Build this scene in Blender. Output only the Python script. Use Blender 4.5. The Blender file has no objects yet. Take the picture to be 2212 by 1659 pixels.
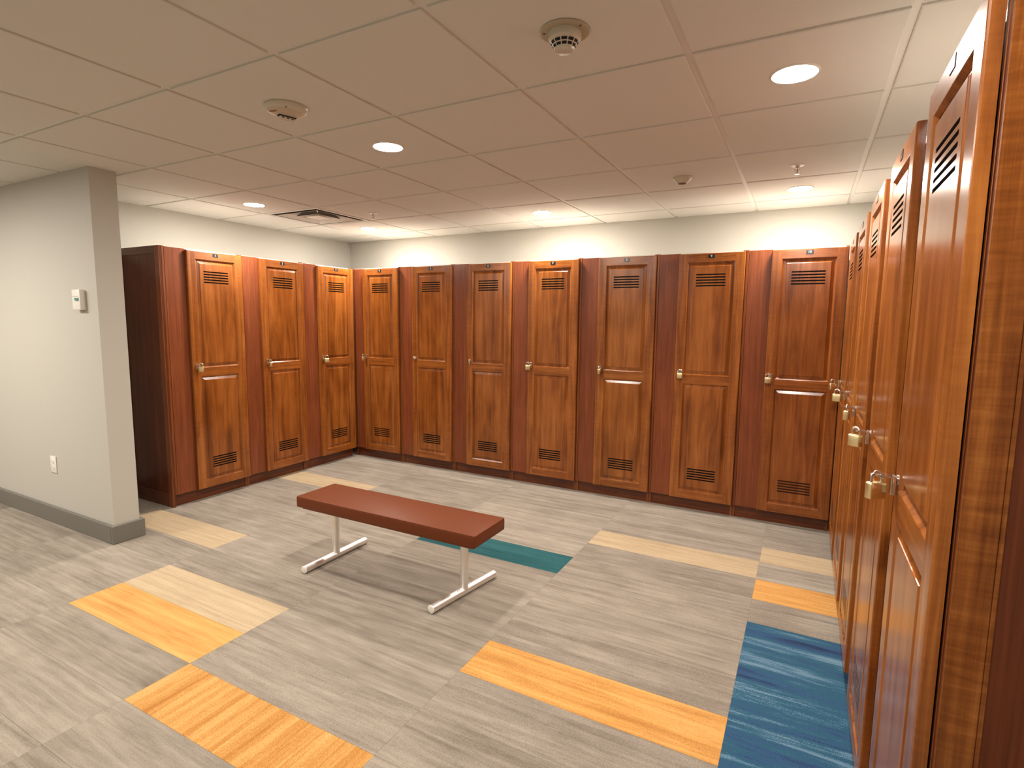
import bpy, bmesh, math, random
from mathutils import Vector, Matrix, Euler
random.seed(7)
S = bpy.context.scene
COL = S.collection
PI = math.pi

# ---------------------------------------------------------------- measures
HC = 2.276                      # ceiling height
CAMZ = 1.405
TX, TY = 0.6096, 0.6134         # ceiling module
PITCH = 0.614                   # locker unit width
DW, DZ0, DZ1 = 0.447, 0.092, 1.905
DX0 = 0.165                     # door's left edge in the unit
CARC = 0.026                    # carcass front behind door front
XR = -0.006                     # right row door plane
YB = 2.84                       # back row door plane
XL = -4.251                     # left row door plane
WALL_L, WALL_B, WALL_R = -4.855, 3.42, 0.56
PL, PW, PX0, PY0 = 0.9897, 0.2474, -0.3746, 0.6555

# ---------------------------------------------------------------- helpers
def link(o, parent=None):
    COL.objects.link(o)
    if parent is not None:
        o.parent = parent
    return o

def mesh_obj(name, bm, mats, parent=None, smooth=False, angle=None):
    bmesh.ops.recalc_face_normals(bm, faces=bm.faces)
    me = bpy.data.meshes.new(name)
    bm.to_mesh(me); bm.free()
    if not isinstance(mats, (list, tuple)):
        mats = [mats]
    for m in mats:
        me.materials.append(m)
    if smooth:
        for p in me.polygons:
            p.use_smooth = True
        if angle is not None:
            me.set_sharp_from_angle(angle=angle)
    return link(bpy.data.objects.new(name, me), parent)

def empty(name, loc=(0, 0, 0), rz=0.0):
    o = bpy.data.objects.new(name, None)
    o.empty_display_size = 0.1
    o.location = loc; o.rotation_euler = (0, 0, rz)
    return link(o)

def tag(o, label, cat, group=None):
    o['label'] = label; o['category'] = cat
    if group: o['group'] = group
    return o

def struct(o):
    o['kind'] = 'structure'
    return o

def quad(bm, pts, mi=0):
    f = bm.faces.new([bm.verts.new(p) for p in pts])
    f.material_index = mi
    return f

def box(bm, x0, x1, y0, y1, z0, z1, mi=0, bevel=0.0, seg=1):
    vs = [bm.verts.new((x, y, z)) for x in (x0, x1) for y in (y0, y1) for z in (z0, z1)]
    idx = [(0, 1, 3, 2), (4, 6, 7, 5), (0, 4, 5, 1), (2, 3, 7, 6), (0, 2, 6, 4), (1, 5, 7, 3)]
    fs = [bm.faces.new([vs[i] for i in q]) for q in idx]
    for f in fs: f.material_index = mi
    if bevel > 0:
        es = list({e for f in fs for e in f.edges})
        r = bmesh.ops.bevel(bm, geom=es, offset=bevel, segments=seg, profile=0.5, affect='EDGES')
        for f in r['faces']: f.material_index = mi
    return vs

def lathe(bm, prof, n=40, mi=0, center=(0, 0, 0), mat=None):
    """prof: list of (r, z); closed at the ends when r == 0"""
    rings = []
    for r, z in prof:
        if r < 1e-6:
            v = [bm.verts.new((0, 0, z))]
        else:
            v = [bm.verts.new((r*math.cos(2*PI*i/n), r*math.sin(2*PI*i/n), z)) for i in range(n)]
        rings.append(v)
    allv = [v for r in rings for v in r]
    for a, b in zip(rings, rings[1:]):
        for i in range(n):
            j = (i+1) % n
            if len(a) == 1 and len(b) == 1: continue
            if len(a) == 1: f = bm.faces.new((a[0], b[j], b[i]))
            elif len(b) == 1: f = bm.faces.new((a[i], a[j], b[0]))
            else: f = bm.faces.new((a[i], a[j], b[j], b[i]))
            f.material_index = mi
    M = Matrix.Translation(center)
    if mat is not None: M = M @ mat
    bmesh.ops.transform(bm, matrix=M, verts=allv)
    return allv

def tube(bm, pts, r, n=14, mi=0, cap=True):
    pts = [Vector(p) for p in pts]
    rings = []
    prev = None
    for i, p in enumerate(pts):
        if i == 0: t = pts[1]-p
        elif i == len(pts)-1: t = p-pts[i-1]
        else: t = (pts[i+1]-p).normalized()+(p-pts[i-1]).normalized()
        t.normalize()
        if prev is None:
            a = t.orthogonal().normalized()
        else:
            a = (prev - t*prev.dot(t)).normalized()
        prev = a
        b = t.cross(a)
        rings.append([bm.verts.new(p + r*(math.cos(2*PI*k/n)*a+math.sin(2*PI*k/n)*b)) for k in range(n)])
    for A, B in zip(rings, rings[1:]):
        for k in range(n):
            f = bm.faces.new((A[k], A[(k+1) % n], B[(k+1) % n], B[k])); f.material_index = mi
    if cap:
        for A in (rings[0], rings[-1]):
            f = bm.faces.new(A); f.material_index = mi

def text_into(bm, body, size, M, mi=0, extrude=0.0004):
    cu = bpy.data.curves.new('txt', 'FONT')
    cu.body = body; cu.size = size; cu.align_x = 'CENTER'; cu.align_y = 'CENTER'
    cu.extrude = extrude; cu.offset = size*0.012
    cu.resolution_u = 4
    o = bpy.data.objects.new('txt', cu); COL.objects.link(o)
    dg = bpy.context.evaluated_depsgraph_get()
    me = bpy.data.meshes.new_from_object(o.evaluated_get(dg))
    me.transform(M)
    for p in me.polygons: p.material_index = mi
    bm.from_mesh(me)
    bpy.data.objects.remove(o); bpy.data.curves.remove(cu); bpy.data.meshes.remove(me)

# ---------------------------------------------------------------- materials
def new_mat(name):
    m = bpy.data.materials.new(name); m.use_nodes = True
    nt = m.node_tree
    return m, nt, nt.nodes['Principled BSDF']

def N(nt, typ, **kw):
    n = nt.nodes.new(typ)
    for k, v in kw.items():
        if k in n.inputs: n.inputs[k].default_value = v
        else: setattr(n, k, v)
    return n

def plain(name, col, rough=0.5, metal=0.0, spec=0.5, bump=0.0, bscale=300.0, var=0.0):
    m, nt, b = new_mat(name)
    b.inputs['Base Color'].default_value = (*col, 1)
    b.inputs['Roughness'].default_value = rough
    b.inputs['Metallic'].default_value = metal
    b.inputs['Specular IOR Level'].default_value = spec
    tc = N(nt, 'ShaderNodeTexCoord')
    nz = N(nt, 'ShaderNodeTexNoise', Scale=bscale, Detail=4.0)
    nt.links.new(tc.outputs['Object'], nz.inputs['Vector'])
    if var > 0:
        mx = N(nt, 'ShaderNodeMix', data_type='RGBA')
        mx.inputs[6].default_value = (*[c*(1-var) for c in col], 1)
        mx.inputs[7].default_value = (*[min(1, c*(1+var)) for c in col], 1)
        nt.links.new(nz.outputs['Fac'], mx.inputs[0])
        nt.links.new(mx.outputs[2], b.inputs['Base Color'])
    if bump > 0:
        bp = N(nt, 'ShaderNodeBump', Strength=bump, Distance=0.001)
        nt.links.new(nz.outputs['Fac'], bp.inputs['Height'])
        nt.links.new(bp.outputs['Normal'], b.inputs['Normal'])
    return m

def math_node(nt, op, a, b=None, c=None):
    n = nt.nodes.new('ShaderNodeMath'); n.operation = op
    for i, v in enumerate((a, b, c)):
        if v is None: continue
        if isinstance(v, (int, float)): n.inputs[i].default_value = v
        else: nt.links.new(v, n.inputs[i])
    return n.outputs[0]

def wood(name, dark, mid, light, scale=(26, 26, 1.3), rough=0.22, curl=0.0, blotch=0.35, spec=0.5, fine=0.25):
    """varnished timber; grain runs along the axis with the small scale"""
    m, nt, b = new_mat(name)
    tc = N(nt, 'ShaderNodeTexCoord'); oi = N(nt, 'ShaderNodeObjectInfo')
    off = N(nt, 'ShaderNodeVectorMath', operation='SCALE')
    off.inputs[0].default_value = (13.1, 7.7, 5.3)
    nt.links.new(oi.outputs['Random'], off.inputs['Scale'])
    add = N(nt, 'ShaderNodeVectorMath', operation='ADD')
    nt.links.new(tc.outputs['Object'], add.inputs[0]); nt.links.new(off.outputs[0], add.inputs[1])
    mp = N(nt, 'ShaderNodeMapping'); mp.inputs['Scale'].default_value = scale
    nt.links.new(add.outputs[0], mp.inputs['Vector'])
    n1 = N(nt, 'ShaderNodeTexNoise', Scale=1.0, Detail=5.0, Roughness=0.6, Distortion=1.1)
    nt.links.new(mp.outputs[0], n1.inputs['Vector'])
    mp2 = N(nt, 'ShaderNodeMapping'); mp2.inputs['Scale'].default_value = tuple(s*(9 if s > 5 else 3.0) for s in scale)
    nt.links.new(add.outputs[0], mp2.inputs['Vector'])
    n2 = N(nt, 'ShaderNodeTexNoise', Scale=1.0, Detail=3.0, Roughness=0.7)
    nt.links.new(mp2.outputs[0], n2.inputs['Vector'])
    n3 = N(nt, 'ShaderNodeTexNoise', Scale=4.5, Detail=2.0, Roughness=0.5)
    mp3 = N(nt, 'ShaderNodeMapping'); mp3.inputs['Scale'].default_value = (1.5, 1.5, 0.8)
    nt.links.new(add.outputs[0], mp3.inputs['Vector']); nt.links.new(mp3.outputs[0], n3.inputs['Vector'])
    f = math_node(nt, 'MULTIPLY_ADD', math_node(nt, 'SUBTRACT', n2.outputs['Fac'], 0.5), fine, n1.outputs['Fac'])
    f = math_node(nt, 'MULTIPLY_ADD', math_node(nt, 'SUBTRACT', n3.outputs['Fac'], 0.5), blotch, f)
    if curl > 0:                                 # tiger figure across the grain
        mp4 = N(nt, 'ShaderNodeMapping')
        mp4.inputs['Scale'].default_value = tuple((9.0 if s > 5 else 75.0) for s in scale)
        nt.links.new(add.outputs[0], mp4.inputs['Vector'])
        n4 = N(nt, 'ShaderNodeTexNoise', Scale=1.0, Detail=2.0, Distortion=0.6)
        nt.links.new(mp4.outputs[0], n4.inputs['Vector'])
        f = math_node(nt, 'MULTIPLY_ADD', math_node(nt, 'SUBTRACT', n4.outputs['Fac'], 0.5), curl, f)
    cr = N(nt, 'ShaderNodeValToRGB')
    e = cr.color_ramp.elements
    e[0].position = 0.27; e[0].color = (*dark, 1)
    e[1].position = 0.74; e[1].color = (*light, 1)
    k = e.new(0.5); k.color = (*mid, 1)
    nt.links.new(f, cr.inputs['Fac'])
    mul = N(nt, 'ShaderNodeMix', data_type='RGBA', blend_type='MULTIPLY'); mul.inputs[0].default_value = 1.0
    nt.links.new(cr.outputs['Color'], mul.inputs[6]); nt.links.new(oi.outputs['Color'], mul.inputs[7])
    nt.links.new(mul.outputs[2], b.inputs['Base Color'])
    b.inputs['Roughness'].default_value = rough
    b.inputs['Specular IOR Level'].default_value = spec
    bp = N(nt, 'ShaderNodeBump', Strength=0.04, Distance=0.001)
    nt.links.new(n2.outputs['Fac'], bp.inputs['Height']); nt.links.new(bp.outputs['Normal'], b.inputs['Normal'])
    return m

VERT, HORZ = (26, 26, 1.3), (1.3, 26, 26)
D, M_, L_ = (0.1416, 0.0384, 0.0066), (0.2616, 0.0804, 0.0144), (0.3840, 0.1356, 0.0276)
MAT = {}
MAT['stile'] = wood('wood_stile', D, M_, L_, VERT, curl=0.16)
MAT['rail'] = wood('wood_rail', D, M_, L_, HORZ, curl=0.12)
MAT['field'] = wood('wood_field', (0.1281, 0.0342, 0.0055), (0.2501, 0.0756, 0.0128), (0.3782, 0.1318, 0.0268), (15, 15, 1.1), blotch=0.42, fine=0.18)
MAT['filler'] = wood('wood_filler', (0.1392, 0.0341, 0.0114), (0.1917, 0.0497, 0.0170), (0.2556, 0.0738, 0.0256), (60, 60, 2.0), rough=0.3, blotch=0.3, spec=0.35)
MAT['carcass'] = wood('wood_carcass', (0.1265, 0.0310, 0.0080), (0.1898, 0.0506, 0.0115), (0.2645, 0.0782, 0.0184), (30, 30, 1.3), rough=0.28)
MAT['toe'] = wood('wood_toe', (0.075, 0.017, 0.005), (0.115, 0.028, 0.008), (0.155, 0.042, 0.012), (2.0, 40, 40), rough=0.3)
MAT['endpanel'] = wood('wood_end', (0.066, 0.014, 0.0045), (0.104, 0.025, 0.008), (0.150, 0.040, 0.013), (30, 30, 1.2), rough=0.3, spec=0.3)
MAT['bounce_pale'] = plain('pale_bounce_board', (0.66, 0.625, 0.565), 0.5)  # pale tone picked to bounce light; the locker tops are unseen
MAT['endstile'] = wood('wood_end_stile', (0.105, 0.026, 0.0045), (0.190, 0.056, 0.0095), (0.300, 0.105, 0.0210), VERT, curl=0.42, spec=0.4)
MAT['slot'] = plain('slot_shade', (0.012, 0.004, 0.003), 0.7)  # near-black stands in for the shade inside the door slots
MAT['slotwood'] = plain('slot_backing', (0.17, 0.05, 0.015), 0.5)
MAT['black'] = plain('plate_black', (0.012, 0.010, 0.010), 0.25)
MAT['white'] = plain('digit_white', (0.75, 0.73, 0.68), 0.4)
MAT['chrome'] = plain('chrome', (0.78, 0.76, 0.72), 0.16, 1.0)
MAT['brass'] = plain('brass', (0.86, 0.71, 0.40), 0.32, 1.0, bump=0.05, bscale=900)
MAT['keyhole'] = plain('keyhole', (0.03, 0.02, 0.01), 0.6)
MAT['alu'] = plain('satin_metal', (0.93, 0.91, 0.88), 0.44, 1.0, bump=0.03, bscale=500)
MAT['vinyl'] = plain('bench_vinyl', (0.135, 0.037, 0.0145), 0.42, spec=0.09, bump=0.10, bscale=900, var=0.12)
MAT['wall'] = plain('wall_paint', (0.495, 0.475, 0.42), 0.62, bump=0.08, bscale=260, var=0.02)
MAT['base'] = plain('baseboard_vinyl', (0.165, 0.155, 0.130), 0.45)
MAT['tee'] = plain('ceiling_tee', (0.74, 0.72, 0.67), 0.45)
MAT['tile'] = plain('ceiling_tile', (0.71, 0.685, 0.64), 0.85, bump=0.25, bscale=420, var=0.035)
MAT['plastic'] = plain('white_plastic', (0.78, 0.75, 0.69), 0.35)
MAT['cream'] = plain('cream_plastic', (0.44, 0.385, 0.27), 0.4)
MAT['offwhite'] = plain('offwhite_plastic', (0.58, 0.53, 0.43), 0.28)
MAT['teal'] = plain('lcd_teal', (0.055, 0.22, 0.20), 0.25)
MAT['grey'] = plain('grey_print', (0.35, 0.33, 0.30), 0.5)
MAT['dark'] = plain('dark_void', (0.014, 0.012, 0.012), 0.8)
MAT['red'] = plain('red_print', (0.20, 0.085, 0.040), 0.5)
MAT['lens'] = plain('clear_lens', (0.70, 0.64, 0.60), 0.12)
MAT['ventback'] = plain('vent_shade', (0.20, 0.18, 0.165), 0.6)  # shade put into the colour: blade backs and duct greyed
MAT['ventpaint'] = plain('vent_paint', (0.80, 0.78, 0.74), 0.4)

def emit(name, col, strength):
    m, nt, b = new_mat(name)
    b.inputs['Base Color'].default_value = (0.8, 0.78, 0.74, 1)
    b.inputs['Emission Color'].default_value = (*col, 1)
    b.inputs['Emission Strength'].default_value = strength
    return m
MAT['lamp'] = emit('lamp_diffuser', (1.0, 0.92, 0.83), 300.0)

def carpet(name, cols, streak=(1.6, 46, 1), mid=0.5, spread=0.32, blot=0.2, pile=0.75):
    """loop-pile carpet plank: streaks along the small-scale axis"""
    m, nt, b = new_mat(name)
    tc = N(nt, 'ShaderNodeTexCoord')
    at = N(nt, 'ShaderNodeAttribute', attribute_name='plank')
    off = N(nt, 'ShaderNodeVectorMath', operation='SCALE'); off.inputs[0].default_value = (31.0, 17.0, 9.0)
    nt.links.new(at.outputs['Fac'], off.inputs['Scale'])
    add = N(nt, 'ShaderNodeVectorMath', operation='ADD')
    nt.links.new(tc.outputs['Object'], add.inputs[0]); nt.links.new(off.outputs[0], add.inputs[1])
    def nz(sc, det, rough, dist=0.0):
        mp = N(nt, 'ShaderNodeMapping'); mp.inputs['Scale'].default_value = sc
        nt.links.new(add.outputs[0], mp.inputs['Vector'])
        n = N(nt, 'ShaderNodeTexNoise', Scale=1.0, Detail=det, Roughness=rough, Distortion=dist)
        nt.links.new(mp.outputs[0], n.inputs['Vector'])
        return n.outputs['Fac']
    a = nz(streak, 6.0, 0.66, 0.5)
    c = nz(tuple(s*2.6 if s > 5 else s*4.0 for s in streak), 4.0, 0.7)
    d = nz((5, 5, 5), 2.0, 0.5)
    g = nz((330, 330, 330), 2.0, 0.6)
    f = math_node(nt, 'MULTIPLY_ADD', math_node(nt, 'SUBTRACT', c, 0.5), 0.45, a)
    f = math_node(nt, 'MULTIPLY_ADD', math_node(nt, 'SUBTRACT', d, 0.5), blot, f)
    f = math_node(nt, 'MULTIPLY_ADD', math_node(nt, 'SUBTRACT', g, 0.5), pile, f)
    f = math_node(nt, 'MULTIPLY_ADD', math_node(nt, 'SUBTRACT', at.outputs['Fac'], 0.5), 0.13, f)
    cr = N(nt, 'ShaderNodeValToRGB'); e = cr.color_ramp.elements
    n = len(cols)
    for i, cc in enumerate(cols):
        p = mid-spread+2*spread*i/(n-1)
        if i < 2: el = e[i]; el.position = p
        else: el = e.new(p)
        el.color = (*cc, 1)
    nt.links.new(f, cr.inputs['Fac'])
    nt.links.new(cr.outputs['Color'], b.inputs['Base Color'])
    b.inputs['Roughness'].default_value = 0.95
    b.inputs['Specular IOR Level'].default_value = 0.1
    b.inputs['Sheen Weight'].default_value = 0.08
    bp = N(nt, 'ShaderNodeBump', Strength=0.35, Distance=0.002)
    nt.links.new(g, bp.inputs['Height']); nt.links.new(bp.outputs['Normal'], b.inputs['Normal'])
    return m
CARPETS = [
    carpet('carpet_grey', [(0.145, 0.120, 0.094), (0.215, 0.184, 0.148), (0.285, 0.248, 0.202), (0.360, 0.318, 0.262)], streak=(1.5, 24, 1), blot=0.32),
    carpet('carpet_sand', [(0.31, 0.228, 0.135), (0.42, 0.322, 0.203), (0.50, 0.395, 0.258)]),
    carpet('carpet_orange', [(0.38, 0.165, 0.040), (0.53, 0.270, 0.075), (0.60, 0.355, 0.120)], streak=(1.3, 26, 1), spread=0.25),
    carpet('carpet_teal', [(0.006, 0.045, 0.056), (0.012, 0.078, 0.090), (0.030, 0.125, 0.128)]),
    carpet('carpet_blue', [(0.009, 0.017, 0.045), (0.013, 0.032, 0.085), (0.021, 0.060, 0.140), (0.028, 0.080, 0.170), (0.012, 0.075, 0.092), (0.030, 0.100, 0.190), (0.120, 0.205, 0.280)], mid=0.46, spread=0.17, blot=0.10, streak=(0.7, 11, 1), pile=0.45),
    carpet('carpet_orange_cross', [(0.3608, 0.1452, 0.0317), (0.4928, 0.2508, 0.0686), (0.5808, 0.3696, 0.1452)], streak=(15, 0.6, 1), blot=0.1, spread=0.2),
]

# ---------------------------------------------------------------- floor
def build_floor():
    bm = bmesh.new()
    lay = bm.faces.layers.float.new('plank')
    XMIN, XMAX, YMIN, YMAX = -7.5, WALL_R+0.12, -4.6, WALL_B+0.1
    spec = {(-3, -2): 1, (-3, -3): 2, (-2, -4): 5, (-2, 3): 3, (-1, -1): 2, (-1, 5): 1,
            (-4, 0): 1, (-4, 5): 1, (0, 6): 1, (0, 4): 2,
            (0, 2): 4, (0, 1): 4, (0, 0): 4, (0, -1): 4, (0, -2): 4}
    shift = {0: -0.012, -4: 0.004, -5: 0.11, -6: 0.06}
    g = 0.0003
    rnd = random.Random(3)
    c = -8
    while PX0 + c*PL < XMAX:
        x0, x1 = max(PX0+c*PL, XMIN), min(PX0+(c+1)*PL, XMAX)
        for m in range(-24, 13):
            y0 = PY0+m*PW+shift.get(c, 0.0); y1 = y0+PW
            y0, y1 = max(y0, YMIN), min(y1, YMAX)
            if y1-y0 < 0.01 or x1-x0 < 0.01: continue
            k = spec.get((c, m), 0)
            r = rnd.random()
            if k == 4: r = 0.45 + 0.1*rnd.random()
            f = quad(bm, [(x0+g, y0+g, 0), (x1-g, y0+g, 0), (x1-g, y1-g, 0), (x0+g, y1-g, 0)], k)
            f[lay] = r
        c += 1
    # backing slab
    vs0 = len(bm.faces)
    box(bm, XMIN, XMAX, YMIN, YMAX, -0.06, -0.0015, 6)
    o = mesh_obj('floor', bm, CARPETS+[plain('carpet_backing', (0.10, 0.09, 0.075), 0.95)])
    struct(o)
build_floor()

# ---------------------------------------------------------------- walls
def wall_box(name, x0, x1, y0, y1, z0=0.0, z1=HC+0.10):
    bm = bmesh.new(); box(bm, x0, x1, y0, y1, z0, z1)
    return struct(mesh_obj(name, bm, MAT['wall']))
PX, PYF, PYB = -3.943, 0.418, 0.566          # partition end
wall_box('wall_back', WALL_L-0.12, WALL_R+0.12, WALL_B, WALL_B+0.12)
wall_box('wall_left', WALL_L-0.12, WALL_L, PYB, WALL_B)
wall_box('wall_right', WALL_R, WALL_R+0.12, -4.6, WALL_B)
wall_box('wall_partition', -7.5, PX, PYF, PYB)
wall_box('wall_far_left', -7.62, -7.5, -4.6, PYB)
wall_box('wall_behind', -7.62, WALL_R+0.12, -4.72, -4.6)
BH, BT = 0.115, 0.022
def baseboard(name, rects):
    bm = bmesh.new()
    for x0, x1, y0, y1 in rects:
        box(bm, x0, x1, y0, y1, 0.0, BH, bevel=0.004, seg=2)
    return struct(mesh_obj(name, bm, MAT['base']))
baseboard('baseboard_partition', [(-7.5, PX+0.0003, PYF-BT, PYF-0.0005), (PX+0.0005, PX+BT, PYF-BT, PYB+BT), (WALL_L+0.001, PX+0.0003, PYB+0.0005, PYB+BT)])
baseboard('baseboard_left', [(WALL_L+0.0005, WALL_L+BT*0.7, PYB+BT+0.001, 0.96)])
baseboard('baseboard_right', [(WALL_R-BT, WALL_R-0.0005, -4.6, -0.26)])
baseboard('baseboard_behind', [(-7.5, WALL_R-BT, -4.5995, -4.6+BT)])

# ---------------------------------------------------------------- ceiling
VENT_CELL = (7, 3)                            # (column, row) of the tile taken by the air diffuser
def build_ceiling():
    bm = bmesh.new()
    XMIN, XMAX, YMIN, YMAX = -7.5, WALL_R, -4.6, WALL_B
    hw, rise, e = 0.0115, 0.008, 0.004
    solid = (-7.5, PX, PYF, PYB)
    for c in range(-1, 14):
        for r in range(-8, 7):
            if (c, r) == VENT_CELL: continue
            x0, x1 = -c*TX+hw, -(c-1)*TX-hw
            y0, y1 = r*TY+hw, (r+1)*TY-hw
            x0, x1, y0, y1 = max(x0, XMIN), min(x1, XMAX), max(y0, YMIN), min(y1, YMAX)
            if x1-x0 < 0.02 or y1-y0 < 0.02: continue
            z = HC
            a = [(x0, y0), (x1, y0), (x1, y1), (x0, y1)]
            b = [(x0+e, y0+e), (x1-e, y0+e), (x1-e, y1-e), (x0+e, y1-e)]
            quad(bm, [(*p, z) for p in b])
            for i in range(4):
                j = (i+1) % 4
                quad(bm, [(*a[i], z+e*0.6), (*a[j], z+e*0.6), (*b[j], z), (*b[i], z)])
                quad(bm, [(*a[i], z+e*0.6), (*a[j], z+e*0.6), (*a[j], z+0.02), (*a[i], z+0.02)])
    struct(mesh_obj('ceiling', bm, MAT['tile']))
    bm = bmesh.new()
    for c in range(0, 13):
        x = -c*TX
        if x < XMIN: break
        box(bm, x-0.0145, x+0.0145, YMIN, YMAX, HC+rise, HC+rise+0.012)
    for r in range(-7, 6):
        y = r*TY
        box(bm, XMIN, XMAX, y-0.0145, y+0.0145, HC+rise+0.0004, HC+rise+0.0124)
    struct(mesh_obj('trim_1', bm, MAT['tee']))
    bm = bmesh.new()
    box(bm, XMIN, XMAX, YMIN, YMAX, HC+0.10, HC+0.12)
    struct(mesh_obj('trim_2', bm, plain('deck_above', (0.05, 0.05, 0.05), 0.9)))
build_ceiling()

# ---------------------------------------------------------------- locker
def loops(bm, rings, mi):
    """rings: list of (x0,x1,z0,z1,y); bridges neighbours"""
    R = []
    for x0, x1, z0, z1, y in rings:
        R.append([(x0, y, z0), (x1, y, z0), (x1, y, z1), (x0, y, z1)])
    for a, b in zip(R, R[1:]):
        for i in range(4):
            j = (i+1) % 4
            quad(bm, [a[i], a[j], b[j], b[i]], mi)

LV = 5
def door_mesh():
    bm = bmesh.new()
    x0, x1, z0, z1 = 0.0, DW, DZ0, DZ1
    st, t = 0.063, 0.022
    zr = [z0, 0.152, 0.966, 1.031, 1.845, z1]
    c = 0.004
    # frame front faces: 0 stile, 1 rail
    for a, b in ((x0, x0+st), (x1-st, x1)):
        xa = a+c if a == x0 else a
        xb = b-c if b == x1 else b
        quad(bm, [(xa, 0, z0+c), (xb, 0, z0+c), (xb, 0, z1-c), (xa, 0, z1-c)], 0)
    for a, b in ((zr[0]+c, zr[1]), (zr[2], zr[3]), (zr[4], zr[5]-c)):
        quad(bm, [(x0+st, 0, a), (x1-st, 0, a), (x1-st, 0, b), (x0+st, 0, b)], 1)
    # rounded outer edge, side, back
    loops(bm, [(x0+c, x1-c, z0+c, z1-c, 0), (x0+c*0.3, x1-c*0.3, z0+c*0.3, z1-c*0.3, c*0.3), (x0, x1, z0, z1, c), (x0, x1, z0, z1, t)], 0)
    quad(bm, [(x0, t, z0), (x1, t, z0), (x1, t, z1), (x0, t, z1)], 0)
    # raised panels
    for za, zb, slots in ((zr[1], zr[2], (0.2445, 0.3285)), (zr[3], zr[4], (1.671, 1.760))):
        a, b = x0+st, x1-st
        prof = [(0, 0), (0.0015, 0.0005), (0.0105, 0.0082), (0.0112, 0.0104), (0.0128, 0.0105), (0.0300, 0.0042), (0.0308, 0.0020), (0.0322, 0.0010)]
        loops(bm, [(a+i, b-i, za+i, zb-i, d) for i, d in prof], 2)
        i, d = prof[-1]
        fx0, fx1, fz0, fz1 = a+i, b-i, za+i, zb-i
        sx0, sx1 = 0.1235, 0.3245
        sh = 0.0098
        pitch = (slots[1]-slots[0]-sh)/(LV-1)
        zs = [fz0]
        for k in range(LV):
            zs += [slots[0]+k*pitch, slots[0]+k*pitch+sh]
        zs.append(fz1)
        quad(bm, [(fx0, d, fz0), (sx0, d, fz0), (sx0, d, fz1), (fx0, d, fz1)], 2)
        quad(bm, [(sx1, d, fz0), (fx1, d, fz0), (fx1, d, fz1), (sx1, d, fz1)], 2)
        for k in range(len(zs)-1):
            p, q = zs[k], zs[k+1]
            if k % 2 == 0:
                quad(bm, [(sx0, d, p), (sx1, d, p), (sx1, d, q), (sx0, d, q)], 2)
            else:                                  # slot with rounded ends and routed walls
                h = (q-p)/2; zc = (p+q)/2; nn = 5
                arcL = [(sx0+h-h*math.cos(PI*(j/nn-0.5)), zc+h*math.sin(PI*(j/nn-0.5))) for j in range(nn+1)]
                arcR = [(sx1-h+h*math.cos(PI*(j/nn-0.5)), zc+h*math.sin(PI*(j/nn-0.5))) for j in range(nn+1)]
                bm.faces.new([bm.verts.new((sx0, d, p))]+[bm.verts.new((x, d, z)) for x, z in arcL[:3]]).material_index = 2
                bm.faces.new([bm.verts.new((sx0, d, q))]+[bm.verts.new((x, d, z)) for x, z in arcL[3:][::-1]]).material_index = 2
                bm.faces.new([bm.verts.new((sx1, d, p))]+[bm.verts.new((x, d, z)) for x, z in arcR[:3]]).material_index = 2
                bm.faces.new([bm.verts.new((sx1, d, q))]+[bm.verts.new((x, d, z)) for x, z in arcR[3:][::-1]]).material_index = 2
                out = arcL[::-1] + arcR
                for j in range(len(out)):
                    u, v = out[j], out[(j+1) % len(out)]
                    quad(bm, [(u[0], d, u[1]), (v[0], d, v[1]), (v[0], d+0.013, v[1]), (u[0], d+0.013, u[1])], 3)
    bmesh.ops.remove_doubles(bm, verts=bm.verts, dist=0.00005)
    return bm

def carcass_mesh():
    bm = bmesh.new()
    y0, y1, H = CARC, CARC+0.525, 1.916
    w = PITCH-0.0012
    s = 0.018
    b = 0.0025
    for a, c in ((0.0006, s), (w-s, w)):        # sides, notched at the toe
        P = [(y0, 0.0915), (y0, H), (y1, H), (y1, 0.0), (y0+0.029, 0.0), (y0+0.029, 0.0915)]
        A = [bm.verts.new((a, y, z)) for y, z in P]; B = [bm.verts.new((c, y, z)) for y, z in P]
        bm.faces.new(A); bm.faces.new(B)
        fs = [bm.faces.new((A[i], A[(i+1) % 6], B[(i+1) % 6], B[i])) for i in range(6)]
        r = bmesh.ops.bevel(bm, geom=[e for e in fs[0].edges], offset=b, segments=1, profile=0.5, affect='EDGES')
    box(bm, s+0.0003, w-s-0.0003, y0+0.003, y1, 0.09, 0.108, 0)
    box(bm, s+0.0003, w-s-0.0003, y1-0.008, y1, 0.108, H-0.02, 0)
    return bm

def number_plate(n):
    bm = bmesh.new()
    cx, cz = DW/2, 1.8825
    box(bm, cx-0.022, cx+0.022, -0.0016, 0.0, cz-0.0125, cz+0.0125, 0, 0.0006)
    if n:
        M = Matrix.Translation((cx, -0.0019, cz)) @ Matrix.Rotation(PI/2, 4, 'X')
        text_into(bm, str(n), 0.0215, M, 1, 0.0003)
    return bm

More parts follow.
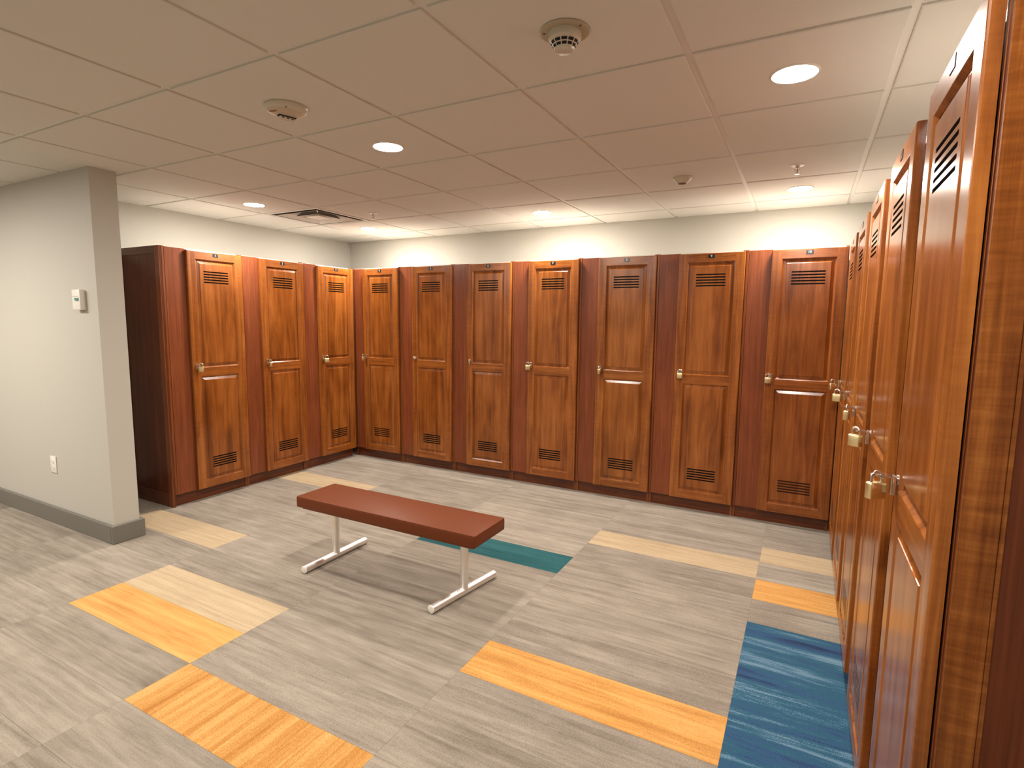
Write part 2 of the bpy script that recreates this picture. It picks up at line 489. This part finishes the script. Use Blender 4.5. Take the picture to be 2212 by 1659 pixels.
HX, HZ = 0.036, 1.052          # hasp centre on the door
def hasp_mesh(kind):
    bm = bmesh.new()
    RX = Matrix.Rotation(PI/2, 4, 'X')     # lathe axis z -> -y
    if kind == 'knob':
        lathe(bm, [(0.0135, 0.0), (0.0135, 0.003), (0.009, 0.005), (0.0075, 0.012), (0.011, 0.017), (0.0115, 0.022), (0.008, 0.026), (0, 0.0265)], 28, 0, (HX, 0, HZ), RX)
        return bm
    lathe(bm, [(0.0125, 0.0), (0.0125, 0.002), (0.0105, 0.003), (0.0100, 0.009), (0, 0.0095)], 28, 0, (HX, 0, HZ), RX)
    # turning tongue
    if kind == 'tongue':                    # hangs straight down, no padlock
        box(bm, HX-0.010, HX+0.010, -0.0135, -0.0100, HZ-0.034, HZ+0.011, 0, 0.0015, 2)
        return bm
    box(bm, HX-0.0125, HX+0.0125, -0.0135, -0.0100, HZ-0.034, HZ+0.0095, 0, 0.0012, 2)
    for sx in (-1, 1): box(bm, HX+sx*0.0125-0.0015, HX+sx*0.0125+0.0015, -0.0098, -0.0035, HZ-0.034, HZ+0.0095, 0, 0.0006)
    # staple plate standing out of the door with an eye for the shackle
    ex, y0, y1 = 0.0135, -0.0440, -0.0110
    zt = HZ+0.0095
    pts = [(-ex+HX, y1), (ex+HX, y1), (ex+HX, y0+0.008), (HX+0.007, y0), (HX-0.007, y0), (HX-ex, y0+0.008)]
    hole = [(HX+0.0062*math.cos(2*PI*i/16), y0+0.0135+0.0062*math.sin(2*PI*i/16)) for i in range(16)]
    n = 48
    cx0, cy0 = HX, y0+0.0135
    ccw = sorted(pts, key=lambda p: math.atan2(p[1]-cy0, p[0]-cx0))
    def outer(a):                           # radial point on the convex outline
        dx, dy = math.cos(a), math.sin(a); t = 1e9
        for i in range(len(ccw)):
            p, q = ccw[i], ccw[(i+1) % len(ccw)]
            nx, ny = q[1]-p[1], -(q[0]-p[0])
            den = nx*dx+ny*dy
            if den > 1e-9: t = min(t, (nx*(p[0]-cx0)+ny*(p[1]-cy0))/den)
        return Vector((cx0+dx*t, cy0+dy*t))
    top, bot = [], []
    for i in range(n):
        a = 2*PI*i/n
        o = outer(a); h = (HX+0.0058*math.cos(a), y0+0.0135+0.0058*math.sin(a))
        top.append(((o.x, o.y, zt), (h[0], h[1], zt))); bot.append(((o.x, o.y, zt-0.0042), (h[0], h[1], zt-0.0042)))
    for i in range(n):
        j = (i+1) % n
        quad(bm, [top[i][0], top[j][0], top[j][1], top[i][1]])
        quad(bm, [bot[i][0], bot[j][0], bot[j][1], bot[i][1]])
        quad(bm, [top[i][0], top[j][0], bot[j][0], bot[i][0]])
        quad(bm, [top[i][1], top[j][1], bot[j][1], bot[i][1]])
    bmesh.ops.remove_doubles(bm, verts=bm.verts, dist=0.00005)
    return bm

def vent_mesh(z0, z1):
    bm = bmesh.new()
    box(bm, 0.114, 0.334, 0.0141, 0.0175, z0-0.012, z1+0.012)
    return bm

def end_panel_mesh(side):
    """framed finished end standing against the carcass side (side -1: left, +1: right)"""
    bm = bmesh.new()
    y0, y1, H = CARC, CARC+0.53, 1.916
    t0, t1 = 0.013, 0.019
    def bx(a, b, ya, yb, za, zb, mi):
        if side < 0: box(bm, -b, -a, ya, yb, za, zb, mi, 0.0012)
        else: box(bm, PITCH+a, PITCH+b, ya, yb, za, zb, mi, 0.0012)
    bx(0.0004, t0, y0, y1, 0, H, 0)
    bx(t0+0.0002, t1, y0, y0+0.05, 0, H, 1)
    bx(t0+0.0002, t1, y1-0.05, y1, 0, H, 1)
    bx(t0+0.0002, t1, y0+0.0502, y1-0.0502, H-0.055, H, 2)
    bx(t0+0.0002, t1, y0+0.0502, y1-0.0502, 0, 0.10, 2)
    bx(t0+0.0002, t0+0.003, y0+0.0502, y0+0.058, 0.10, H-0.055, 1)
    return bm

tint = {}
def make_locker(n):
    root = empty('locker')
    ca = mesh_obj('carcass', carcass_mesh(), MAT['carcass'], root)
    bm = bmesh.new(); box(bm, 0.0195, 0.170, CARC+0.001, CARC+0.019, 0.0925, 1.912, 0, 0.0012)
    fi = mesh_obj('filler_panel', bm, MAT['filler'], root)
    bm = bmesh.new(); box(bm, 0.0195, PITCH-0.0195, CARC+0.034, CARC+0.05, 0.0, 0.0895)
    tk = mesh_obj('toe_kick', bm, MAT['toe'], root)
    bm = bmesh.new(); box(bm, 0.0185, PITCH-0.0197, CARC+0.021, CARC+0.525, 1.897, 1.9155)  # unseen top, added pale to throw light up at the ceiling
    mesh_obj('bounce_top', bm, MAT['bounce_pale'], root)['label'] = 'added pale top board that bounces light onto the ceiling'
    d = mesh_obj('door', door_mesh(), [MAT['stile'], MAT['rail'], MAT['field'], MAT['slot']], root)
    d.location = (DX0, 0, 0)
    for nm, a, b in (('upper_vent', 1.671, 1.760), ('lower_vent', 0.2445, 0.3285)):
        mesh_obj(nm, vent_mesh(a, b), MAT['slot'], d)
    return root

proto = make_locker(1)
MESH_HASP = {}
for k in ('staple', 'knob', 'tongue'):
    h = mesh_obj('lock_hasp', hasp_mesh(k), MAT['chrome'], None, smooth=True, angle=math.radians(35))
    MESH_HASP[k] = h.data
    bpy.data.objects.remove(h)

def copy_tree(o, parent=None):
    c = o.copy(); COL.objects.link(c); c.parent = parent
    for ch in list(o.children):
        copy_tree(ch, c)
    return c

def row_frame(row, i):
    """location and rotation of unit i of a row (local x: along the row, local y: into the locker)"""
    if row == 'left':  return (XL, 0.993+i*PITCH, 0), PI/2
    if row == 'back':  return (-7*PITCH+i*PITCH+0.0, YB, 0), 0.0
    return (XR, YB-i*PITCH, 0), -PI/2

UNITS = [('left', i) for i in range(3)] + [('back', i) for i in range(7)] + [('right', i) for i in range(5)]
LABELS = {
    1: 'wooden locker numbered 1, with the dark framed end panel, beside the grey partition',
    2: 'wooden locker numbered 2, the middle one of the left-hand row of three',
    3: 'wooden locker numbered 3, last of the left-hand row, next to the back corner',
    4: 'wooden locker numbered 4, first of the back row, in the left corner',
    5: 'wooden locker numbered 5 with a small round knob and no padlock',
    6: 'wooden locker numbered 6 with a bare metal tongue and no padlock',
    7: 'wooden locker numbered 7, in the middle of the back row',
    8: 'wooden locker numbered 8, with its brass padlock hanging edge-on',
    9: 'wooden locker numbered 9, second from the right end of the back row',
    10: 'wooden locker numbered 10, right end of the back row, brown lower vent',
    11: 'wooden locker of the right-hand row, deepest in the corner beside number 10',
    12: 'wooden locker of the right-hand row, second out from the back corner',
    13: 'wooden locker in the middle of the right-hand row of five',
    14: 'wooden locker of the right-hand row, second nearest the camera',
    15: 'glossy wooden locker ending the right-hand row, nearest the camera',
}
rnd = random.Random(11)
TINT = {1: (0.92, 0.88, 0.88), 2: (0.88, 0.82, 0.8), 3: (0.95, 0.92, 0.9), 4: (0.93, 0.9, 0.88), 5: (0.95, 0.92, 0.9), 6: (0.9, 0.86, 0.85), 7: (0.98, 0.95, 0.95),
        8: (0.95, 0.95, 0.95), 9: (0.97, 0.93, 0.9), 10: (0.88, 0.8, 0.75), 12: (1.15, 1.2, 1.2)}
for n, (row, i) in enumerate(UNITS, 1):
    r = proto if n == 1 else copy_tree(proto)
    loc, rz = row_frame(row, i)
    r.location = loc; r.rotation_euler = (0, 0, rz)
    tag(r, LABELS[n], 'locker', 'wooden lockers around the room')
    dr = [c for c in r.children if c.name.startswith('door')][0]
    if n > 1:
        for c in list(dr.children):
            if c.name.startswith(('number_plate', 'lock_hasp')):
                bpy.data.objects.remove(c)
    t = TINT.get(n, (1, 1, 1)); dr.color = (*t, 1)
    for c in r.children:
        if c.name.startswith(('filler', 'carcass')):
            k = 0.92+0.16*rnd.random(); c.color = (k, k, k, 1)
    mesh_obj('number_plate', number_plate(n if n <= 10 else None), [MAT['black'], MAT['white']], dr)
    kind = 'knob' if n == 5 else 'tongue' if n == 6 else 'staple'
    hs = bpy.data.objects.new('lock_hasp', MESH_HASP[kind]); link(hs, dr)
    hs['label'] = 'chrome lock fitting'
    if n in (4, 10):
        lv = [c for c in dr.children if c.name.startswith('lower_vent')][0]
        lv.material_slots[0].link = 'OBJECT'; lv.material_slots[0].material = MAT['slotwood']
    if n == 1:
        mesh_obj('end_panel', end_panel_mesh(-1), [MAT['endpanel'], MAT['carcass'], MAT['toe']], r)
        # prototype's extra parts must not be copied
        extra = [c for c in r.children if c.name.startswith('end_panel')][0]
        extra.parent = None
        keep_end = extra
    if n == 15:
        mesh_obj('end_panel', end_panel_mesh(1), [MAT['endpanel'], MAT['endstile'], MAT['rail']], r)
keep_end.parent = proto

# ---------------------------------------------------------------- padlocks
def padlock_parts():
    bm = bmesh.new()
    box(bm, -0.0208, 0.0208, -0.0105, 0.0105, -0.040, 0.0, 0, 0.0042, 3)
    lathe(bm, [(0.0066, 0.0), (0.0066, 0.0007), (0.0058, 0.0010), (0, 0.0010)], 20, 0, (0, 0, -0.040), Matrix.Rotation(PI, 4, 'X'))
    box(bm, -0.0006, 0.0006, -0.0035, 0.0035, -0.0414, -0.0409, 1)
    body = mesh_obj('body', bm, [MAT['brass'], MAT['keyhole']], None, smooth=True, angle=math.radians(40))
    bm = bmesh.new()
    w, h = 0.0130, 0.0115
    pts = [(-w, 0, -0.004), (-w, 0, h*0.6)]
    pts += [(-w*math.cos(a), 0, h+w*math.sin(a)*1.0) for a in [PI*j/14 for j in range(0, 15)]]
    pts += [(w, 0, h*0.6), (w, 0, -0.004)]
    tube(bm, pts, 0.0034, 14)
    sh = mesh_obj('shackle', bm, MAT['chrome'], None, smooth=True, angle=math.radians(50))
    return body, sh
pb, ps = padlock_parts()
PAD = {1: 118, 2: 75, 3: 137, 4: 98, 7: 28, 8: 109, 9: 165, 10: 4, 11: 126, 12: 65, 13: 168, 14: 50, 15: 126}
PADLAB = {1: 'brass padlock hanging from the hasp of locker 1', 2: 'brass padlock hanging from the hasp of locker 2',
          3: 'brass padlock hanging face-on from the hasp of locker 3', 4: 'brass padlock hanging edge-on from the hasp of locker 4',
          7: 'brass padlock hanging from the hasp of locker 7', 8: 'narrow edge-on brass padlock hanging on locker 8',
          9: 'brass padlock hanging from the hasp of locker 9', 10: 'brass padlock hanging from the hasp of locker 10',
          11: 'farthest brass padlock on the right-hand row, beside locker 10',
          12: 'second brass padlock out from the corner on the right-hand row',
          13: 'middle brass padlock of the five on the right-hand row',
          14: 'brass padlock on the right-hand row, second nearest the camera',
          15: 'largest brass padlock, nearest the camera, on the right-hand row'}
first = True
for n, ang in PAD.items():
    row, i = UNITS[n-1]
    loc, rz = row_frame(row, i)
    Mw = Matrix.Translation(loc) @ Matrix.Rotation(rz, 4, 'Z')
    eye = Mw @ Vector((DX0+HX, -0.0305, HZ+0.0075))
    # the shackle's crown passes through the eye: the bar of the U hangs on the staple's rim
    zt = eye.z - 0.0160
    o = empty('padlock', (eye.x, eye.y, zt), rz+math.radians(ang))
    tag(o, PADLAB[n], 'padlock', 'brass padlocks on the lockers')
    for src in (pb, ps):
        c = src if first else src.copy()
        if not first: COL.objects.link(c)
        c.parent = o
    first = False
    # slide so that one leg of the shackle goes through the eye
    w = Vector((0.0130, 0, 0)); w.rotate(Euler((0, 0, rz+math.radians(ang))))
    o.location = (eye.x-w.x, eye.y-w.y, zt)

# ---------------------------------------------------------------- bench
def build_bench():
    root = empty('bench', (-2.14, 0.944, 0))
    tag(root, 'low bench with reddish brown padded seat on two white metal T-legs', 'bench')
    bm = bmesh.new()
    box(bm, -0.607, 0.607, -0.148, 0.148, 0.3285, 0.392, 0, 0.009, 4)
    # piping line near the upper edge
    def rr(x, y, r, z, n=8):
        out = []
        for cx, cy, a0 in ((x-r, y-r, 0), (-(x-r), y-r, PI/2), (-(x-r), -(y-r), PI), (x-r, -(y-r), 1.5*PI)):
            for j in range(n+1):
                a = a0+PI/2*j/n
                out.append((cx+r*math.cos(a), cy+r*math.sin(a), z))
        return out
    for zz, ins in ((0.3895, 0.0035),):
        p = rr(0.607-ins, 0.148-ins, 0.008, zz)
        tube(bm, p+[p[0]], 0.0026, 8, 0, cap=False)
    mesh_obj('seat', bm, MAT['vinyl'], root, smooth=True, angle=math.radians(50))
    bm = bmesh.new()
    box(bm, -0.58, 0.58, -0.125, 0.125, 0.316, 0.3283)
    mesh_obj('seat_board', bm, MAT['carcass'], root)
    for sx, yaw in ((-0.452, 0.0), (0.452, -9.0)):
        lg = empty('leg', (0, 0, 0)); lg.parent = root
        lg.location = (sx, 0, 0); lg.rotation_euler = (0, 0, math.radians(yaw))
        bm = bmesh.new()
        tube(bm, [(0, 0, 0.030), (0, 0, 0.3155)], 0.0205, 24)
        mesh_obj('post', bm, MAT['alu'], lg, smooth=True, angle=math.radians(50))
        bm = bmesh.new()
        L = 0.238
        tube(bm, [(0, -L, 0.021), (0, L, 0.021)], 0.0208, 24)
        mesh_obj('foot_bar', bm, MAT['alu'], lg, smooth=True, angle=math.radians(50))
        for s in (-1, 1):
            bm = bmesh.new()
            lathe(bm, [(0.0212, 0.0), (0.0212, 0.003), (0.017, 0.0055), (0, 0.0058)], 24, 0, (0, s*L, 0.0213), Matrix.Rotation(-s*PI/2, 4, 'X'))
            mesh_obj('end_cap', bm, MAT['plastic'], lg, smooth=True, angle=math.radians(40))
build_bench()

# ---------------------------------------------------------------- ceiling lights
def lamp_parts():
    bm = bmesh.new()
    lathe(bm, [(0.0715, 0.0), (0.0715, -0.0040), (0.0735, -0.0050), (0.0770, -0.0045), (0.0800, -0.0015), (0.0800, 0.0)], 56)
    ring = mesh_obj('trim_ring', bm, MAT['plastic'], None, smooth=True, angle=math.radians(40))
    bm = bmesh.new()
    lathe(bm, [(0, -0.0062), (0.040, -0.0058), (0.060, -0.0048), (0.0713, -0.0035)], 56)
    dif = mesh_obj('diffuser', bm, MAT['lamp'], None, smooth=True)
    return ring, dif
lr, ld = lamp_parts()
def cc(c, r): return (-(c-0.5)*TX, (r+0.5)*TY)
LIGHTS = [
    (cc(1, 1), 'round ceiling light nearest the right-hand row of lockers, largest in view'),
    (cc(4, 1), 'round ceiling light between the strobe alarm and the back wall, left of centre'),
    ((-4.006, 1.555), 'round ceiling light left of the air vent, near locker 1'),
    (cc(7, 4), 'small round ceiling light in the far left corner, right below the air vent'),
    (cc(4, 4), 'small round ceiling light above lockers 6 and 7'),
    (cc(1, 4), 'round ceiling light above locker 10, below the right-hand sprinkler'),
    (cc(9, -2), 'round ceiling light in front of the grey partition, out of frame'),
    (cc(4, -2), 'round ceiling light behind the camera, above the open carpet'),
    (cc(1, -2), 'round ceiling light behind the camera, on the right side'),
    (cc(8, -2), 'added unseen ceiling light left of the camera, brightening the partition front'),  # made-up light, put in to brighten the partition's front face
    (cc(6, -5), 'added unseen ceiling light far behind the camera, for more brightness'),  # unseen light, added to lift the partition's front face
    (cc(10, -5), 'added ceiling light in the far left part, out of frame, for more brightness'),  # unseen light, added so the partition is lit more from the left
    (cc(11, -2), 'round ceiling light beside the far left wall, out of frame'),
]
for k, ((x, y), lab) in enumerate(LIGHTS):
    o = empty('ceiling_light', (x, y, HC))
    tag(o, lab, 'ceiling light', 'round downlights in the ceiling tiles')
    for src in (lr, ld):
        c = src if k == 0 else src.copy()
        if k: COL.objects.link(c)
        c.parent = o

# ---------------------------------------------------------------- smoke detector (foreground)
def build_smoke():
    x, y = -0.911, 0.300
    root = empty('smoke_detector', (x, y, HC))
    tag(root, 'round smoke detector with black slots on a wide beige ceiling plate', 'smoke detector')
    bm = bmesh.new()
    lathe(bm, [(0, 0), (0.073, 0.0), (0.075, -0.003), (0.073, -0.006), (0.052, -0.0065), (0, -0.0065)][1:], 56)
    mesh_obj('mounting_plate', bm, MAT['cream'], root, smooth=True, angle=math.radians(40))
    for a in (70, 150, 205, 340):
        bm = bmesh.new()
        lathe(bm, [(0.004, 0.0), (0.004, -0.0012), (0.0, -0.0016)], 12, 0, (0.062*math.cos(math.radians(a)), 0.062*math.sin(math.radians(a)), -0.0065))
        mesh_obj('screw', bm, MAT['red'], root)
    bm = bmesh.new()
    lathe(bm, [(0.0500, -0.0064), (0.0505, -0.012), (0.0490, -0.026), (0.0445, -0.031)], 56)
    lathe(bm, [(0.0300, -0.052), (0.0285, -0.056), (0.0240, -0.059), (0.0, -0.060)], 56)
    # cage: ribs and the two rings between the slots
    def prof(t): return (0.0445+(0.0300-0.0445)*t, -0.031+(-0.052+0.031)*t)
    for t0, t1 in ((0.0, 0.10), (0.46, 0.56), (0.90, 1.0)):
        (r0, z0), (r1, z1) = prof(t0), prof(t1)
        lathe(bm, [(r0, z0), (r1, z1), (r1-0.002, z1), (r0-0.002, z0), (r0, z0)], 56)
    for k in range(12):
        a = 2*PI*k/12+0.12
        da = 0.045
        for u, v in ((0.0, 1.0),):
            (r0, z0), (r1, z1) = prof(u), prof(v)
            p = [(r0*math.cos(a-da), r0*math.sin(a-da), z0), (r0*math.cos(a+da), r0*math.sin(a+da), z0),
                 (r1*math.cos(a+da), r1*math.sin(a+da), z1), (r1*math.cos(a-da), r1*math.sin(a-da), z1)]
            quad(bm, p)
    mesh_obj('head', bm, MAT['offwhite'], root, smooth=True, angle=math.radians(35))
    bm = bmesh.new()
    lathe(bm, [(0.0425, -0.0305), (0.0425, -0.031), (0.0278, -0.0525), (0.0, -0.0525)], 40)
    mesh_obj('sensing_chamber', bm, MAT['dark'], root)
build_smoke()

# ---------------------------------------------------------------- fire strobe
def build_strobe():
    x, y = -2.166, 0.330
    root = empty('fire_strobe', (x, y, HC))
    tag(root, 'round off-white ceiling fire alarm strobe lettered FIRE with a clear lens', 'fire alarm')
    bm = bmesh.new()
    lathe(bm, [(0.084, 0.0), (0.086, -0.006), (0.082, -0.015), (0.070, -0.022), (0.060, -0.0235), (0.0, -0.0235)], 64)
    mesh_obj('housing', bm, MAT['offwhite'], root, smooth=True, angle=math.radians(40))
    ang = math.radians(72)
    bm = bmesh.new()
    R = Matrix.Rotation(ang, 4, 'Z')
    v0 = box(bm, -0.036, 0.036, -0.013, 0.013, -0.026, -0.0236, 1)
    box(bm, -0.034, 0.034, -0.0035, 0.0115, -0.0262, -0.0259, 1)
    box(bm, -0.033, 0.033, -0.0115, 0.0115, -0.037, -0.0262, 0, 0.004, 2)
    for xx in (-0.02, 0.0, 0.02):
        box(bm, xx-0.004, xx+0.004, -0.0118, 0.0118, -0.0345, -0.030, 1)
    bmesh.ops.transform(bm, matrix=Matrix.Translation((-0.034, 0.030, 0)) @ R, verts=bm.verts)
    mesh_obj('strobe_lens', bm, [MAT['lens'], MAT['dark']], root)
    bm = bmesh.new()
    # readable from below: the letters' tops point to the near side of the room
    text_into(bm, 'FIRE', 0.021, Matrix.Translation((-0.030, -0.040, -0.0238)) @ Matrix.Rotation(PI, 4, 'X'), 0, 0.0003)
    mesh_obj('lettering', bm, MAT['red'], root)
    bm = bmesh.new()
    lathe(bm, [(0.0036, 0.0), (0.0036, -0.0009), (0, -0.001)], 12, 0, (0.052, -0.045, -0.0225))
    mesh_obj('screw', bm, MAT['dark'], root)
build_strobe()

# ---------------------------------------------------------------- occupancy sensor
def build_sensor():
    root = empty('motion_sensor', (-0.926, 2.160, HC))
    tag(root, 'small white dome sensor on the ceiling, left of the right-hand sprinkler', 'sensor')
    bm = bmesh.new()
    lathe(bm, [(0.058, 0.0), (0.0585, -0.006), (0.054, -0.014), (0.030, -0.034), (0.026, -0.0355)], 48)
    mesh_obj('housing', bm, MAT['offwhite'], root, smooth=True, angle=math.radians(40))
    bm = bmesh.new()
    lathe(bm, [(0.0262, -0.0350), (0.024, -0.0385), (0.014, -0.041), (0, -0.042)], 32)
    mesh_obj('sensor_lens', bm, plain('sensor_lens', (0.16, 0.10, 0.07), 0.3), root, smooth=True)
build_sensor()

# ---------------------------------------------------------------- sprinklers
def build_sprinkler(x, y, lab):
    root = empty('sprinkler', (x, y, HC))
    tag(root, lab, 'sprinkler', 'ceiling sprinkler heads')
    bm = bmesh.new()
    lathe(bm, [(0.012, -0.004), (0.018, -0.005), (0.030, -0.006), (0.0355, -0.003), (0.036, 0.0)], 40)
    mesh_obj('escutcheon', bm, MAT['plastic'], root, smooth=True, angle=math.radians(40))
    bm = bmesh.new()
    lathe(bm, [(0.0095, 0.0), (0.0095, -0.016), (0.006, -0.018), (0, -0.018)], 20)
    for s in (-1, 1):
        tube(bm, [(s*0.008, 0, -0.014), (s*0.0125, 0, -0.022), (s*0.011, 0, -0.034), (s*0.003, 0, -0.043)], 0.0022, 8)
    lathe(bm, [(0.0035, -0.040), (0.005, -0.044), (0.005, -0.048), (0, -0.048)], 16)
    mesh_obj('frame', bm, MAT['chrome'], root, smooth=True, angle=math.radians(40))
    bm = bmesh.new()
    tube(bm, [(0, 0, -0.018), (0, 0, -0.041)], 0.0022, 8)
    mesh_obj('glass_bulb', bm, plain('bulb_red', (0.30, 0.06, 0.04), 0.15), root, smooth=True)
    bm = bmesh.new()
    lathe(bm, [(0.0, -0.0482), (0.0125, -0.0490), (0.0125, -0.0502), (0.0, -0.0500)], 20)
    mesh_obj('deflector', bm, MAT['chrome'], root, smooth=True, angle=math.radians(30))
build_sprinkler(-0.312, 2.165, 'white and chrome sprinkler head on the ceiling above locker 10')
build_sprinkler(-3.397, 2.200, 'small white sprinkler head on the ceiling, right of the air vent')

# ---------------------------------------------------------------- air diffuser
def build_vent():
    c, r = VENT_CELL
    cx, cy = cc(c, r)
    root = empty('air_vent', (cx, cy, HC))
    tag(root, 'square white four-way air vent set in the ceiling', 'air vent')
    def ring(bm, a0, z0, a1, z1, th=0.0015):
        for i in range(4):
            A = [(-1, -1), (1, -1), (1, 1), (-1, 1)]
            p, q = A[i], A[(i+1) % 4]
            quad(bm, [(p[0]*a0, p[1]*a0, z0), (q[0]*a0, q[1]*a0, z0), (q[0]*a1, q[1]*a1, z1), (p[0]*a1, p[1]*a1, z1)])
    H = 0.3048-0.0135
    bm = bmesh.new()
    ring(bm, H, 0.002, H, -0.002); ring(bm, H, -0.002, 0.272, -0.002); ring(bm, 0.272, -0.002, 0.272, 0.004)
    ring(bm, H, 0.02, H, 0.002)
    mesh_obj('frame', bm, MAT['ventpaint'], root)
    for a0, a1, z0, z1 in ((0.236, 0.170, -0.004, 0.055), (0.128, 0.080, -0.004, 0.048)):
        bm = bmesh.new()
        ring(bm, a0-0.004, z0, a1, z1, 0)
        ring(bm, a0, z0, a0-0.004, z0)
        n = len(bm.faces)
        ring(bm, a0, z0, a1+0.004, z1)
        for f in list(bm.faces)[n:]: f.material_index = 1
        o = mesh_obj('louver_blade', bm, [MAT['ventpaint'], MAT['ventback']], root)
    bm = bmesh.new()
    box(bm, -0.070, 0.070, -0.070, 0.070, -0.006, 0.002, 0, 0.002)
    mesh_obj('center_plate', bm, MAT['ventpaint'], root)
    bm = bmesh.new()
    for a in (0.0, PI/2):
        M = Matrix.Rotation(a+PI/4, 4, 'Z')
        vs = box(bm, -0.31, 0.31, -0.004, 0.004, 0.010, 0.030)
        bmesh.ops.transform(bm, matrix=M, verts=vs)
    mesh_obj('blade_bracket', bm, MAT['ventpaint'], root)
    bm = bmesh.new()
    ring(bm, 0.274, 0.0042, 0.274, 0.09); box(bm, -0.274, 0.274, -0.274, 0.274, 0.09, 0.092)
    mesh_obj('duct', bm, MAT['ventback'], root)
build_vent()

# ---------------------------------------------------------------- thermostat and outlet on the partition
def build_thermostat():
    root = empty('wall_thermostat', (-4.118, PYF, 1.508))
    tag(root, 'white thermostat with a small teal display high on the partition', 'thermostat')
    w, h, d = 0.046, 0.061, 0.034
    bm = bmesh.new(); box(bm, -w+0.004, w-0.004, -0.006, -0.0004, -h+0.004, h-0.004, 0, 0.001)
    mesh_obj('back_plate', bm, MAT['plastic'], root)
    bm = bmesh.new(); box(bm, -w, w, -d, -0.0062, -h, h, 0, 0.003, 2)
    mesh_obj('cover', bm, MAT['plastic'], root, smooth=True, angle=math.radians(50))
    bm = bmesh.new(); box(bm, -0.018, 0.034, -d-0.0010, -d-0.0002, -0.008, 0.011, 0, 0.0003)
    box(bm, -0.018, -0.004, -d-0.0014, -d-0.0011, -0.008, 0.001, 1)
    mesh_obj('display', bm, [MAT['teal'], plain('lcd_light', (0.45, 0.60, 0.56), 0.3)], root)
    bm = bmesh.new(); box(bm, -0.036, 0.026, -d-0.0006, -d-0.0001, 0.0195, 0.0225)
    mesh_obj('print_line', bm, MAT['grey'], root)
build_thermostat()

def build_outlet():
    root = empty('wall_outlet', (-4.655, PYF, 0.410))
    tag(root, 'white duplex wall outlet low on the grey partition', 'outlet')
    bm = bmesh.new(); box(bm, -0.038, 0.038, -0.006, -0.0004, -0.057, 0.057, 0, 0.002, 2)
    mesh_obj('cover_plate', bm, MAT['plastic'], root, smooth=True, angle=math.radians(50))
    for s in (-1, 1):
        bm = bmesh.new()
        lathe(bm, [(0.0165, -0.0058), (0.0165, -0.0078), (0.0155, -0.0084), (0, -0.0084)], 28, 0, (0, 0, 0))
        bmesh.ops.transform(bm, matrix=Matrix.Translation((0, 0, s*0.0195)) @ Matrix.Rotation(-PI/2, 4, 'X'), verts=bm.verts)
        for xx in (-0.006, 0.006):
            box(bm, xx-0.0009, xx+0.0009, -0.0087, -0.0083, s*0.0195-0.001, s*0.0195+0.007, 1)
        box(bm, -0.002, 0.002, -0.0087, -0.0083, s*0.0195-0.009, s*0.0195-0.005, 1)
        mesh_obj('receptacle', bm, [MAT['plastic'], MAT['grey']], root)
build_outlet()

# ---------------------------------------------------------------- camera
def cam_matrix(yaw, pit, rol):
    cy, sy, cp, sp = math.cos(yaw), math.sin(yaw), math.cos(pit), math.sin(pit)
    f = Vector((sy*cp, cy*cp, sp)); r = Vector((cy, -sy, 0)); u = r.cross(f)
    cr, sr = math.cos(rol), math.sin(rol)
    r2 = cr*r+sr*u; u2 = -sr*r+cr*u
    return Matrix((r2, u2, -f)).transposed()
cam = bpy.data.cameras.new('camera')
cam.sensor_fit = 'HORIZONTAL'; cam.sensor_width = 36.0
cam.lens = 36.0*1183.1/2212.0
cam.clip_start = 0.02
co = bpy.data.objects.new('camera', cam); COL.objects.link(co)
co.matrix_world = Matrix.Translation((-0.2123, -1.3216, CAMZ)) @ cam_matrix(-0.4904, -0.1133, 0.0109).to_4x4()
S.camera = co

# ---------------------------------------------------------------- world and view
w = bpy.data.worlds.new('world'); S.world = w; w.use_nodes = True
w.node_tree.nodes['Background'].inputs['Color'].default_value = (1, 0.93, 0.82, 1)
w.node_tree.nodes['Background'].inputs['Strength'].default_value = 0.02
S.view_settings.view_transform = 'Standard'
S.view_settings.look = 'None'
S.view_settings.gamma = 1.0
S.view_settings.use_curve_mapping = False
S.view_settings.exposure = 0.9
